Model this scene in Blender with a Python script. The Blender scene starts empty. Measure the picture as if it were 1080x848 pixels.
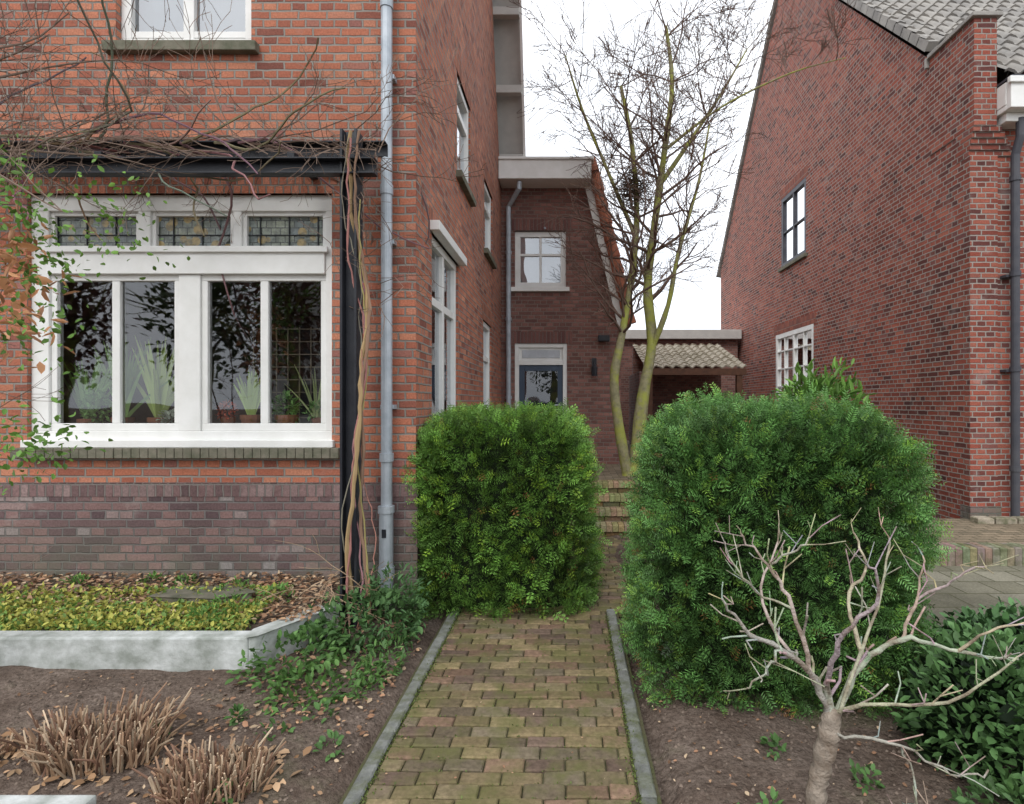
import bpy, math, random
import numpy as np
from mathutils import Vector, noise
from mathutils.geometry import tessellate_polygon
R = random.Random(7)
NR = np.random.default_rng(5)
scene = bpy.context.scene

# ------------------------------------------------------------------ node helpers
class NT:
    def __init__(s, name):
        s.mat = bpy.data.materials.new(name); s.mat.use_nodes = True
        s.t = s.mat.node_tree; s.t.nodes.clear()
        s.out = s.t.nodes.new('ShaderNodeOutputMaterial')
    def n(s, typ, ins=None, **kw):
        nd = s.t.nodes.new(typ)
        for k, v in kw.items(): setattr(nd, k, v)
        if ins:
            for k, v in ins.items():
                if isinstance(v, bpy.types.NodeSocket): s.t.links.new(v, nd.inputs[k])
                else: nd.inputs[k].default_value = v
        return nd
    def m(s, op, a, b=0.0, c=0.0):
        return s.n('ShaderNodeMath', {0: a, 1: b, 2: c}, operation=op).outputs[0]
    def mix(s, f, a, b, mode='MIX'):
        nd = s.n('ShaderNodeMix', data_type='RGBA', blend_type=mode)
        for idx, v in ((0, f), (6, a), (7, b)):
            if isinstance(v, bpy.types.NodeSocket): s.t.links.new(v, nd.inputs[idx])
            else: nd.inputs[idx].default_value = v if idx == 0 else (*v[:3], 1)
        return nd.outputs[2]
    def noise(s, scale, detail=4, rough=0.55, vec=None):
        i = {'Scale': scale, 'Detail': detail, 'Roughness': rough}
        if vec is None: vec = s.n('ShaderNodeNewGeometry').outputs['Position']
        i['Vector'] = vec
        return s.n('ShaderNodeTexNoise', i).outputs['Fac']
    def rng(s, v, a, b, c, d):
        return s.n('ShaderNodeMapRange', {0: v, 1: a, 2: b, 3: c, 4: d}).outputs[0]
    def ramp(s, f, stops, interp='LINEAR'):
        nd = s.n('ShaderNodeValToRGB', {0: f}); cr = nd.color_ramp; cr.interpolation = interp
        while len(cr.elements) < len(stops): cr.elements.new(0.5)
        for e, (p, c) in zip(cr.elements, stops): e.position = p; e.color = (*c, 1)
        return nd.outputs[0]
    def bsdf(s, col, rough=0.8, metal=0.0, spec=0.3, height=None, dist=0.005, **extra):
        b = s.n('ShaderNodeBsdfPrincipled', {'Base Color': col if isinstance(col, bpy.types.NodeSocket) else (*col, 1),
             'Roughness': rough, 'Metallic': metal, 'Specular IOR Level': spec})
        if height is not None:
            bp = s.n('ShaderNodeBump', {'Height': height, 'Distance': dist, 'Strength': 1.0})
            s.t.links.new(bp.outputs[0], b.inputs['Normal'])
        s.t.links.new(b.outputs[0], s.out.inputs[0]); return b

def brick_mat(name, stops, mortar, w=.21, h=.0625, mw=.011, header=True, stain=0.35, low=None, swap=False, white=0.0):
    t = NT(name)
    uv = t.n('ShaderNodeUVMap').outputs[0]
    pos = t.n('ShaderNodeNewGeometry').outputs['Position']
    sx = t.n('ShaderNodeSeparateXYZ', {0: uv})
    wob = t.n('ShaderNodeTexNoise', {'Scale': 14.0, 'Detail': 1, 'Vector': pos})
    ws = t.n('ShaderNodeSeparateColor', {0: wob.outputs['Color']})
    u = t.m('ADD', sx.outputs[0], t.m('MULTIPLY', t.m('SUBTRACT', ws.outputs[0], .5), .014))
    v = t.m('ADD', sx.outputs[1], t.m('MULTIPLY', t.m('SUBTRACT', ws.outputs[1], .5), .011))
    row = t.m('FLOOR', t.m('DIVIDE', v, h))
    par = t.m('MULTIPLY', t.m('FRACT', t.m('ADD', t.m('MULTIPLY', row, .5), .0001)), 2.0)
    if header:
        we = t.m('SUBTRACT', w, t.m('MULTIPLY', par, w * .5)); off = t.m('MULTIPLY', par, w * .25)
        off = t.m('ADD', off, t.m('MULTIPLY', t.m('FLOOR', t.m('MULTIPLY', t.m('FRACT', t.m('ADD', t.m('MULTIPLY', row, .25), .0001)), 2.0)), w * .5))
    else:
        we = t.m('ADD', w, 0.0); off = t.m('MULTIPLY', par, w * .5)
    uu = t.m('DIVIDE', t.m('ADD', u, off), we)
    col = t.m('FLOOR', uu)
    fu = t.m('MULTIPLY', t.m('FRACT', uu), we); fv = t.m('MULTIPLY', t.m('FRACT', t.m('DIVIDE', v, h)), h)
    d = t.m('MINIMUM', t.m('MINIMUM', fu, t.m('SUBTRACT', we, fu)), t.m('MINIMUM', fv, t.m('SUBTRACT', h, fv)))
    mask = t.rng(d, mw * .5 - .0015, mw * .5 + .002, 0, 1)
    cv = t.n('ShaderNodeCombineXYZ', {0: col, 1: row, 2: 0.0}).outputs[0]
    wn = t.n('ShaderNodeTexWhiteNoise', {0: cv}, noise_dimensions='3D').outputs[0]
    bc = t.ramp(wn, stops)
    fn = t.noise(70, 3, .65, vec=pos)
    fine = t.rng(fn, .3, .7, .72, 1.2)
    bc = t.mix(1.0, bc, t.n('ShaderNodeCombineColor', {0: fine, 1: fine, 2: fine}).outputs[0], 'MULTIPLY')
    bign = t.noise(.9, 6, .6, vec=pos)
    mort = t.mix(t.rng(bign, .4, .6, 0, 1), mortar, [c * .62 for c in mortar])
    c = t.mix(mask, mort, bc)
    big = t.rng(bign, .3, .7, 1 - stain, 1.12)
    c = t.mix(1.0, c, t.n('ShaderNodeCombineColor', {0: big, 1: big, 2: big}).outputs[0], 'MULTIPLY')
    if white:
        wf = t.rng(t.noise(3.1, 6, .7, vec=pos), .56, .72, 0, white)
        c = t.mix(wf, c, (.45, .42, .39))
    if low:
        z = t.n('ShaderNodeSeparateXYZ', {0: pos}).outputs[2]
        lf = t.m('MULTIPLY', t.rng(z, low[0], low[1], 1, 0), t.rng(t.noise(4, 5, vec=pos), .35, .6, .1, .75))
        c = t.mix(lf, c, low[2])
    hgt = t.m('ADD', t.m('MULTIPLY', mask, t.m('ADD', .8, t.m('MULTIPLY', wn, .35))), t.m('MULTIPLY', fn, .3))
    t.bsdf(c, .88, spec=.2, height=hgt, dist=.006)
    return t.mat

def simple(name, c1, c2=None, scale=6, rough=.7, metal=0, spec=.3, bump=0, bscale=40, detail=4):
    t = NT(name)
    c2 = c2 or tuple(x * .75 for x in c1)
    col = t.mix(t.rng(t.noise(scale, detail, .62), .33, .67, 0, 1), c1, c2)
    t.bsdf(col, rough, metal, spec, height=t.noise(bscale, 3) if bump else None, dist=bump or .01)
    return t.mat

def attr_mat(name, rough=.6, spec=.25, trans=0.0, nscale=30, bump=0, moss=None):
    t = NT(name)
    c = t.n('ShaderNodeVertexColor', layer_name='Col').outputs[0]
    if nscale:
        f = t.rng(t.noise(nscale, 3), .3, .7, .72, 1.22)
        c = t.mix(1.0, c, t.n('ShaderNodeCombineColor', {0: f, 1: f, 2: f}).outputs[0], 'MULTIPLY')
    if moss: c = t.mix(t.rng(t.noise(moss[1], 5, .65), moss[2], moss[3], 0, .8), c, moss[0])
    b = t.bsdf(c, rough, 0, spec, height=t.noise(70, 3) if bump else None, dist=bump or .01)
    if trans:
        tr = t.n('ShaderNodeBsdfTranslucent', {0: c}); mx = t.n('ShaderNodeMixShader', {0: trans, 1: b.outputs[0], 2: tr.outputs[0]})
        t.t.links.new(mx.outputs[0], t.out.inputs[0])
    return t.mat

def glass_mat(name, tint=(.75, .8, .8), base=.1, grow=1.0):
    t = NT(name)
    lw = t.n('ShaderNodeFresnel', {0: 1.5}).outputs[0]
    f = t.m('MINIMUM', t.m('ADD', t.m('MULTIPLY', lw, grow), base), 1.0)
    tr = t.n('ShaderNodeBsdfTransparent', {0: (*tint, 1)})
    bp = t.n('ShaderNodeBump', {'Height': t.noise(1.7, 1), 'Distance': .004})
    gl = t.n('ShaderNodeBsdfGlossy', {'Color': (.95, .97, 1, 1), 'Roughness': .015, 'Normal': bp.outputs[0]})
    mx = t.n('ShaderNodeMixShader', {0: f, 1: tr.outputs[0], 2: gl.outputs[0]})
    t.t.links.new(mx.outputs[0], t.out.inputs[0]); return t.mat

# ------------------------------------------------------------------ mesh builder
class MB:
    def __init__(s): s.v = []; s.f = []; s.m = []; s.c = []
    def face(s, pts, m=0, c=(1, 1, 1)):
        n = len(s.v); s.v += [tuple(p) for p in pts]; s.f.append(tuple(range(n, n + len(pts)))); s.m.append(m); s.c.append(c)
    def box(s, x0, x1, y0, y1, z0, z1, m=0, c=(1, 1, 1)):
        n = len(s.v)
        s.v += [(x0, y0, z0), (x1, y0, z0), (x1, y1, z0), (x0, y1, z0), (x0, y0, z1), (x1, y0, z1), (x1, y1, z1), (x0, y1, z1)]
        for q in ((0, 3, 2, 1), (4, 5, 6, 7), (0, 1, 5, 4), (1, 2, 6, 5), (2, 3, 7, 6), (3, 0, 4, 7)):
            s.f.append(tuple(n + i for i in q)); s.m.append(m); s.c.append(c)
    def prism(s, pts, ext, m=0, c=(1, 1, 1)):
        n = len(s.v); k = len(pts); e = Vector(ext)
        s.v += [tuple(p) for p in pts] + [tuple(Vector(p) + e) for p in pts]
        s.f.append(tuple(n + i for i in range(k))); s.f.append(tuple(n + k + i for i in reversed(range(k))))
        for i in range(k):
            j = (i + 1) % k; s.f.append((n + i, n + j, n + k + j, n + k + i))
        s.m += [m] * (k + 2); s.c += [c] * (k + 2)
    def tube(s, pts, rad, sides=6, m=0, c=(1, 1, 1), cap=True):
        pts = [Vector(p) for p in pts]; n0 = len(s.v); k = len(pts)
        if not hasattr(rad, '__len__'): rad = [rad] * k
        up = Vector((.13, .21, .97)); prev = None
        for i, p in enumerate(pts):
            d = (pts[min(i + 1, k - 1)] - pts[max(i - 1, 0)])
            if d.length < 1e-7: d = Vector((0, 0, 1))
            d.normalize()
            if prev is None: a = d.cross(up if abs(d.dot(up)) < .9 else Vector((1, 0, 0)))
            else: a = prev - d * prev.dot(d)
            if a.length < 1e-5: a = d.orthogonal()
            a.normalize(); prev = a; b = d.cross(a)
            for j in range(sides):
                t = 2 * math.pi * j / sides
                s.v.append(tuple(p + (a * math.cos(t) + b * math.sin(t)) * rad[i]))
        for i in range(k - 1):
            for j in range(sides):
                j2 = (j + 1) % sides
                s.f.append((n0 + i * sides + j, n0 + i * sides + j2, n0 + (i + 1) * sides + j2, n0 + (i + 1) * sides + j)); s.m.append(m); s.c.append(c)
        if cap and sides > 3:
            s.f.append(tuple(n0 + j for j in range(sides))); s.f.append(tuple(n0 + (k - 1) * sides + j for j in range(sides)))
            s.m += [m] * 2; s.c += [c] * 2
    def wall(s, outer, holes, axis, at, depth=.1, m=0, mr=None):
        P = (lambda a, z, o=0: (a, at + o, z)) if axis == 'x' else (lambda a, z, o=0: (at + o, a, z))
        loops = [outer] + [[(h[0], h[2]), (h[1], h[2]), (h[1], h[3]), (h[0], h[3])] for h in holes]
        flat = [p for l in loops for p in l]
        tris = tessellate_polygon([[Vector((p[0], p[1], 0)) for p in l] for l in loops])
        for t in tris: s.face([P(*flat[i]) for i in t], m)
        for l in loops[1:]:
            for i in range(4):
                a, b = l[i], l[(i + 1) % 4]
                s.face([P(a[0], a[1]), P(b[0], b[1]), P(b[0], b[1], depth), P(a[0], a[1], depth)], m if mr is None else mr)
    def build(s, name, mats, parent=None, bevel=0, uv=True, smooth=False, col=False):
        me = bpy.data.meshes.new(name); me.from_pydata(s.v, [], s.f)
        for m in mats: me.materials.append(m)
        me.polygons.foreach_set('material_index', s.m)
        if smooth: me.polygons.foreach_set('use_smooth', [True] * len(s.f))
        me.update()
        if uv:
            ul = me.uv_layers.new(name='UVMap'); dat = ul.data
            for p in me.polygons:
                n = p.normal; ax = max(range(3), key=lambda i: abs(n[i]))
                for li in p.loop_indices:
                    co = s.v[me.loops[li].vertex_index]
                    dat[li].uv = (co[1], co[2]) if ax == 0 else ((co[0], co[2]) if ax == 1 else (co[0], co[1]))
        if col:
            ca = me.color_attributes.new('Col', 'FLOAT_COLOR', 'CORNER')
            arr = np.ones((len(me.loops), 4), dtype=np.float32)
            arr[:, :3] = np.repeat(np.array(s.c, dtype=np.float32), [len(f) for f in s.f], axis=0)
            ca.data.foreach_set('color', arr.ravel())
        ob = bpy.data.objects.new(name, me); scene.collection.objects.link(ob)
        if parent: ob.parent = parent
        if bevel:
            b = ob.modifiers.new('bevel', 'BEVEL'); b.width = bevel; b.segments = 2; b.limit_method = 'ANGLE'
        return ob
def empty(name):
    e = bpy.data.objects.new(name, None); scene.collection.objects.link(e); return e

def scatter(name, tmpl, pos, dirs, ups, scl, cols, mat, parent=None):
    tv = np.array(tmpl[0], dtype=np.float64); tf = tmpl[1]
    d = dirs / np.linalg.norm(dirs, axis=1, keepdims=True)
    x = np.cross(d, ups); ln = np.linalg.norm(x, axis=1, keepdims=True); ln[ln < 1e-6] = 1; x = x / ln; z = np.cross(x, d)
    V = pos[:, None, :] + scl[:, None, None] * (tv[None, :, 0:1] * x[:, None, :] + tv[None, :, 1:2] * d[:, None, :] + tv[None, :, 2:3] * z[:, None, :])
    n, k = len(pos), len(tv)
    fl = [len(f) for f in tf]; base = np.concatenate([np.array(f) for f in tf])
    L = (np.arange(n)[:, None] * k + base[None, :]).ravel().astype(np.int32)
    tot = np.tile(np.array(fl, dtype=np.int32), n); st = np.concatenate([[0], np.cumsum(tot)[:-1]]).astype(np.int32)
    me = bpy.data.meshes.new(name); me.vertices.add(n * k); me.vertices.foreach_set('co', V.ravel().astype(np.float32))
    me.loops.add(len(L)); me.loops.foreach_set('vertex_index', L)
    me.polygons.add(len(tot)); me.polygons.foreach_set('loop_start', st); me.polygons.foreach_set('loop_total', tot)
    me.update(calc_edges=True); me.materials.append(mat)
    ca = me.color_attributes.new('Col', 'FLOAT_COLOR', 'CORNER')
    arr = np.ones((len(L), 4), dtype=np.float32); arr[:, :3] = np.repeat(cols, len(base), axis=0)
    ca.data.foreach_set('color', arr.ravel())
    ob = bpy.data.objects.new(name, me); scene.collection.objects.link(ob)
    if parent: ob.parent = parent
    return ob

LEAF = ([(0, 0, 0), (.28, .35, .07), (.22, .72, .05), (0, 1, -.06), (-.22, .72, .05), (-.28, .35, .07)], [(0, 1, 2, 3), (0, 3, 4, 5)])
LONG = ([(0, 0, 0), (.14, .35, .05), (.1, .75, .03), (0, 1, -.1), (-.1, .75, .03), (-.14, .35, .05)], [(0, 1, 2, 3), (0, 3, 4, 5)])
def sprig(n=7, l=.30, w=.045):
    v = []; f = []
    for i in range(n):
        y = .05 + i / n * .85; ll = l * (1 - .45 * i / n)
        for sd in (-1, 1):
            b = len(v); z = .06 * math.sin(i * 2.1)
            v += [(0, y, 0), (sd * ll * .5, y + ll * .22 + w, z), (sd * ll, y + ll * .55, z * 2), (sd * ll * .5, y + ll * .32 - w, z)]
            f.append((b, b + 1, b + 2, b + 3))
    return v, f
SPRIG = sprig()

# ------------------------------------------------------------------ materials
M_lbrick = brick_mat('orange_brick', [(0, (.22, .085, .065)), (.2, (.40, .14, .088)), (.6, (.48, .175, .105)), (.85, (.54, .23, .14)), (1, (.30, .13, .11))], (.33, .30, .265), stain=.3, mw=.013, white=.15)
M_plinth = brick_mat('plinth_brick', [(0, (.12, .08, .083)), (.5, (.20, .125, .12)), (.85, (.27, .165, .15)), (1, (.30, .27, .26))], (.23, .21, .20), stain=.4, white=.4, low=(.2, .7, (.13, .14, .10)))
M_row_pl = brick_mat('plinth_rowlock', [(0, (.13, .085, .085)), (.5, (.22, .135, .13)), (1, (.28, .2, .19))], (.25, .22, .2), w=.062, h=.105, header=False)
M_row_l = brick_mat('rowlock_brick', [(0, (.25, .09, .06)), (.5, (.44, .16, .095)), (1, (.48, .2, .13))], (.33, .29, .25), w=.062, h=.21, header=False)
M_rbrick = brick_mat('red_brick', [(0, (.11, .045, .042)), (.25, (.25, .07, .05)), (.6, (.34, .092, .062)), (.9, (.40, .135, .092)), (1, (.20, .085, .08))], (.42, .37, .33), stain=.38, mw=.014, white=.25)
M_abrick = brick_mat('brown_brick', [(0, (.16, .08, .07)), (.5, (.23, .11, .09)), (1, (.30, .15, .125))], (.28, .235, .205), stain=.22)
M_white = simple('white_paint', (.80, .80, .78), (.72, .72, .69), 5, .4, bump=.0006)
M_cream = simple('soffit_paint', (.50, .49, .46), (.42, .41, .39), 4, .6)
M_dark = simple('black_steel_paint', (.018, .02, .026), (.03, .032, .038), 8, .4, bump=.001)
M_zinc = simple('zinc', (.32, .36, .40), (.46, .50, .54), 7, .45, metal=.25, bump=.001)
M_dzinc = simple('dark_grey_pipe', (.05, .052, .065), (.075, .075, .085), 7, .5)
M_stone = simple('sill_stone', (.20, .18, .14), (.10, .105, .07), 9, .9, bump=.004)
M_conc = simple('whitewashed_concrete', (.62, .64, .63), (.26, .28, .25), 6, .9, bump=.006, bscale=25, detail=8)
M_room = simple('dark_room_wall', (.16, .145, .13), rough=.9)
M_blind = simple('pale_curtain', (.55, .58, .62), (.4, .43, .46), 5, .9)
M_glass = glass_mat('window_glass', (.97, .98, .98), .05, 1.3)
M_glass2 = glass_mat('window_glass_dusty', (.55, .6, .62), .22, 1.2)
M_glass3 = glass_mat('door_glass', (.55, .62, .75), .05, 1.2)
M_pant = simple('grey_pantile', (.20, .19, .18), (.36, .34, .31), 2.2, .8, bump=.004, bscale=30, detail=6)
M_pant2 = simple('mossy_pantile', (.26, .23, .17), (.42, .38, .31), 4, .85, bump=.004)
M_orange = simple('orange_clay_tile', (.46, .17, .095), (.30, .11, .07), 9, .8, bump=.003)
M_bluedoor = simple('blue_grey_door', (.055, .08, .12), (.045, .065, .1), 5, .4)
M_wood = simple('brown_wood', (.13, .06, .035), (.08, .04, .025), 8, .7)
M_leaf = attr_mat('foliage', .5, .3, .2, 0)
M_needle = attr_mat('yew_needles', .5, .35, 0, 0)
M_litter = attr_mat('dead_leaves', .85, .1, 0, 0)
M_bark = attr_mat('bark', .9, .1, 0, 18, bump=.006, moss=((.30, .32, .06), 4, .42, .58))
M_twig = attr_mat('twig_bark', .9, .1, 0, 0)
M_stubbark = attr_mat('pale_bark', .9, .1, 0, 25, bump=.010, moss=((.20, .15, .11), 9, .45, .6))
M_paver = attr_mat('path_brick', .92, .12, 0, 45, bump=.004, moss=((.12, .12, .045), 4.5, .44, .64))
M_kerb = attr_mat('kerb_stone', .92, .12, 0, 20, bump=.005, moss=((.10, .11, .055), 7, .44, .62))
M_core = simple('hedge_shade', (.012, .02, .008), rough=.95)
M_pot = simple('terracotta', (.45, .19, .11), rough=.7)
t = NT('soil')
nb = t.noise(2.2, 6, .7); nf = t.noise(45, 4, .7)
c = t.mix(t.rng(nb, .35, .65, 0, 1), (.115, .082, .064), (.23, .18, .148))
c = t.mix(t.rng(nf, .4, .68, 0, .75), c, (.06, .042, .032))
c = t.mix(t.rng(t.noise(1.1, 5, .65), .56, .68, 0, .55), c, (.09, .10, .045))
t.bsdf(c, .95, spec=.1, height=t.m('ADD', nf, t.m('MULTIPLY', t.noise(14, 3), 1.6)), dist=.02)
M_soil = t.mat
t = NT('stained_glass')
uv = t.n('ShaderNodeUVMap').outputs[0]
br = t.n('ShaderNodeTexBrick', {'Vector': uv, 'Color1': (.30, .33, .24, 1), 'Color2': (.16, .2, .2, 1), 'Mortar': (.01, .01, .01, 1), 'Scale': 1.0, 'Mortar Size': .0035, 'Brick Width': .07, 'Row Height': .055, 'Bias': 0.0})
vo = t.n('ShaderNodeTexVoronoi', {'Vector': uv, 'Scale': 9.0})
c = t.mix(t.rng(vo.outputs['Distance'], .30, .34, 1, 0), br.outputs[0], (.42, .30, .10))
c = t.mix(t.rng(t.noise(20, 3), .4, .6, .2, .7), c, (.04, .05, .04))
b = t.bsdf(c, .12, spec=.7, height=t.noise(60, 2), dist=.002)
M_stain = t.mat

# ------------------------------------------------------------------ window maker
def window(name, parent, axis, at, a0, a1, z0, z1, vbars=(), hbars=(), fr=.07, bar=.04, dpth=.07, setback=.05, sgn=1,
           frame=M_white, glass=M_glass, back=M_blind, backoff=.3, sill=None, panes=None):
    mb = MB(); s0 = setback; s1 = setback + dpth
    def bx(p0, p1, q0, q1, d0, d1, m):
        lo, hi = sorted((at + sgn * d0, at + sgn * d1))
        if axis == 'x': mb.box(p0, p1, lo, hi, q0, q1, m)
        else: mb.box(lo, hi, p0, p1, q0, q1, m)
    bx(a0, a1, z0, z0 + fr, s0, s1, 0); bx(a0, a1, z1 - fr, z1, s0, s1, 0)
    bx(a0, a0 + fr, z0 + fr, z1 - fr, s0 + .002, s1, 0); bx(a1 - fr, a1, z0 + fr, z1 - fr, s0 + .002, s1, 0)
    for v in vbars: bx(v[0] - v[1] / 2, v[0] + v[1] / 2, v[2], v[3], s0 + .006, s1 - .01, 0)
    for h in hbars: bx(h[2], h[3], h[0] - h[1] / 2, h[0] + h[1] / 2, s0 + .009, s1 - .012, 0)
    w = mb.build('window_frame', [frame], parent, bevel=.004)
    g = MB()
    o = at + sgn * (s0 + dpth * .6)
    if axis == 'x': g.face([(a0, o, z0), (a1, o, z0), (a1, o, z1), (a0, o, z1)])
    else: g.face([(o, a0, z0), (o, a1, z0), (o, a1, z1), (o, a0, z1)])
    g.build('window_pane', [glass], parent)
    if back:
        g = MB(); o = at + sgn * backoff
        if axis == 'x': g.face([(a0 - .1, o, z0 - .1), (a1 + .1, o, z0 - .1), (a1 + .1, o, z1 + .1), (a0 - .1, o, z1 + .1)])
        else: g.face([(o, a0 - .1, z0 - .1), (o, a1 + .1, z0 - .1), (o, a1 + .1, z1 + .1), (o, a0 - .1, z1 + .1)])
        g.build('curtain', [back], parent)
    if sill:
        mb = MB(); 
        lo, hi = sorted((at - sgn * .06, at + sgn * .05))
        if axis == 'x': mb.box(a0 - .06, a1 + .06, lo, hi, z0 - .075, z0 - .002)
        else: mb.box(lo, hi, a0 - .06, a1 + .06, z0 - .075, z0 - .002)
        mb.build('window_sill', [sill], parent, bevel=.006)

def pantiles(name, o, u, v, wid, lng, mat, parent, tw=.21, rh=.30, amp=.025, step=.03):
    o, u, v = Vector(o), Vector(u).normalized(), Vector(v).normalized(); n = u.cross(v).normalized()
    if n.z < 0: n = -n
    nu = max(2, int(wid / tw * 8)); mb = MB(); rows = int(lng / rh) + 1
    for r in range(rows):
        b = len(mb.v); v0 = r * rh; v1 = min(v0 + rh + .02, lng + .02)
        for (vv, hh) in ((v0, step - .03), (v0, step), (v1, 0.0)):
            for i in range(nu + 1):
                a = wid * i / nu; ph = (a / tw) % 1.0
                w = amp * (math.sin(2 * math.pi * ph) + .35 * math.sin(4 * math.pi * ph + .6))
                jit = .004 * math.sin(int(a / tw) * 12.9 + r * 7.7)
                mb.v.append(tuple(o + u * a + v * (vv + jit) + n * (hh + w + jit)))
        for k in range(2):
            for i in range(nu):
                q = b + k * (nu + 1) + i
                mb.f.append((q, q + 1, q + nu + 2, q + nu + 1)); mb.m.append(0); mb.c.append((1, 1, 1))
    return mb.build(name, [mat], parent, smooth=False)

# ================================================================== LEFT HOUSE
H = empty('brick_house')
FX = -1.13; FY = 4.2
fw = (-4.0, -1.75, 1.235, 3.09); uw = (-3.346, -2.345, 4.19, 5.5)
mb = MB()
mb.wall([(-9, .95), (FX, .95), (FX, 7.0), (-9, 7.0)], [fw, uw], 'x', FY, .12)
side_prof = [(FY, .95), (FY, 7.0), (5.2, 9.2), (7.65, 9.2), (9.29, 5.37), (9.5, 5.2), (9.5, .95)]
sw = [(4.69, 5.8, 1.15, 2.95), (7.5, 8.27, 1.0, 2.64), (5.75, 6.52, 3.88, 4.9), (7.6, 8.4, 3.6, 4.55)]
mb.wall(side_prof, sw, 'y', FX, -.12)
mb.face([(-9, 9.5, 0), (FX-.02, 9.5, 0), (FX-.02, 9.5, 5.2), (-9, 9.5, 5.2)]); mb.face([(-9, FY, 0), (-9, 9.5, 0), (-9, 9.5, 7), (-9, FY, 7)])
mb.build('brick_walls', [M_lbrick], H)
mb = MB()
mb.box(-9, FX + .015, FY - .015, FY + .1, -.1, .855, 0); mb.box(FX - .1, FX + .015, FY + .1, 9.5, -.1, .855, 0)
mb.build('plinth', [M_plinth], H)
mb = MB()
mb.box(-9, FX + .02, FY - .02, FY + .1, .855, .957, 0); mb.box(FX - .1, FX + .02, FY + .1, 9.5, .855, .957, 0)
mb.build('plinth_rowlock_course', [M_row_pl], H)
mb = MB()
mb.box(-4.1, -1.65, FY - .003, FY + .03, 3.09, 3.30); mb.box(-3.45, -2.24, FY - .003, FY + .03, 5.5, 5.71)
for s in sw: mb.box(FX - .03, FX + .003, s[0] - .08, s[1] + .08, s[3], s[3] + .2)
mb.build('soldier_course_lintels', [M_row_l], H)
mb = MB()
F0, F1 = FY + .03, FY + .13
x0, x1, z0, z1 = fw
mb.box(x0, x1, F0, F1, z0, z0 + .10); mb.box(x0, x1, F0, F1, z1 - .12, z1)
mb.box(x0, x0 + .13, F0 + .002, F1, z0 + .1, z1 - .12); mb.box(x1 - .06, x1, F0 + .002, F1, z0 + .1, z1 - .12)
mb.box(x0 + .13, x1 - .06, F0 - .02, F1, 2.50, 2.675)
mb.box(x0 + .10, x1 - .03, F0 - .045, F0 - .018, 2.655, 2.70)
mb.box(-2.905, -2.745, F0 + .003, F1, z0 + .1, 2.50)
for a, b in ((-3.205, -3.115), (-2.50, -2.436)): mb.box(a, b, F0 + .003, F1, 2.675, z1 - .12)
for a, b in ((x0 + .13, -2.905), (-2.745, x1 - .06)):
    mb.box(a, b, F0 + .02, F1 - .02, z0 + .1, z0 + .155); mb.box(a, b, F0 + .02, F1 - .02, 2.455, 2.50)
    mb.box(a, a + .045, F0 + .022, F1 - .02, z0 + .155, 2.455); mb.box(b - .045, b, F0 + .022, F1 - .02, z0 + .155, 2.455)
    c_ = (a + b) / 2; mb.box(c_ - .03, c_ + .03, F0 + .024, F1 - .02, z0 + .155, 2.455)
for a, b in ((x0 + .13, -3.205), (-3.115, -2.50), (-2.436, x1 - .06)):
    for e in ((a, a + .03, 2.675, z1 - .12), (b - .03, b, 2.675, z1 - .12)): mb.box(e[0], e[1], F0 + .02, F1 - .02, e[2], e[3])
    mb.box(a + .03, b - .03, F0 + .021, F1 - .02, 2.675, 2.70); mb.box(a + .03, b - .03, F0 + .021, F1 - .02, z1 - .15, z1 - .12)
mb.box(x0 - .02, x1 + .02, FY - .035, FY + .06, z0 - .02, z0 + .035)
mb.build('front_window_frame', [M_white], H, bevel=.005)
mb = MB(); mb.face([(x0, F0 + .05, z0 + .1), (x1, F0 + .05, z0 + .1), (x1, F0 + .05, 2.5), (x0, F0 + .05, 2.5)]); mb.build('front_window_pane', [M_glass], H)
mb = MB(); mb.face([(x0, F0 + .05, 2.67), (x1, F0 + .05, 2.67), (x1, F0 + .05, z1 - .1), (x0, F0 + .05, z1 - .1)]); mb.build('leaded_glass', [M_stain], H)
mb = MB()
for i in range(10):
    xx = x0 + .16 + i * .217
    mb.box(xx, xx + .006, F0 + .04, F0 + .048, 2.7, z1 - .15)
mb.box(x0 + .13, x1 - .06, F0 + .038, F0 + .046, 2.80, 2.806)
mb.build('lead_bars', [M_dark], H)
mb = MB()
n = 38
for i in range(n):
    a = x0 - .06 + (x1 - x0 + .14) * i / n
    mb.box(a + .002, a + (x1 - x0 + .14) / n - .002, FY - .07 - R.random() * .006, FY + .03, z0 - .095, z0 - .022 + R.random() * .003)
mb.build('front_brick_sill', [M_stone], H, bevel=.004)
window('up', H, 'x', FY, *uw, vbars=((-2.845, .08, 4.25, 5.45),), hbars=((4.30,.05,-3.28,-2.41),), sill=M_stone, back=M_blind, backoff=.2, glass=M_glass2, fr=.075)
for s in sw:
    big = s[1] - s[0] > 1
    vb = (((s[0] + s[1]) / 2, .07, s[2] + .05, s[3] - .05),) if big else ()
    hb = ((s[2] + (s[3] - s[2]) * .7, .07, s[0] + .05, s[1] - .05),)
    window('sd', H, 'y', FX, *s, vbars=vb, hbars=hb, sgn=-1, setback=.02, sill=M_stone, glass=M_glass2, back=M_blind)
mb = MB(); mb.box(FX - .03, FX + .08, 4.62, 5.87, 2.95, 3.03); mb.build('window_hood', [M_white], H, bevel=.005)
mb = MB()
mb.face([(-8.9, 7.2, .3), (FX - .14, 7.2, .3), (FX - .14, 7.2, 3.4), (-8.9, 7.2, 3.4)])
mb.face([(-8.9, 4.35, .5), (FX - .14, 4.35, .5), (FX - .14, 7.2, .5), (-8.9, 7.2, .5)])
mb.face([(-8.9, 4.35, 3.3), (FX - .14, 4.35, 3.3), (FX - .14, 7.2, 3.3), (-8.9, 7.2, 3.3)])
mb.build('room', [M_room], H)
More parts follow.
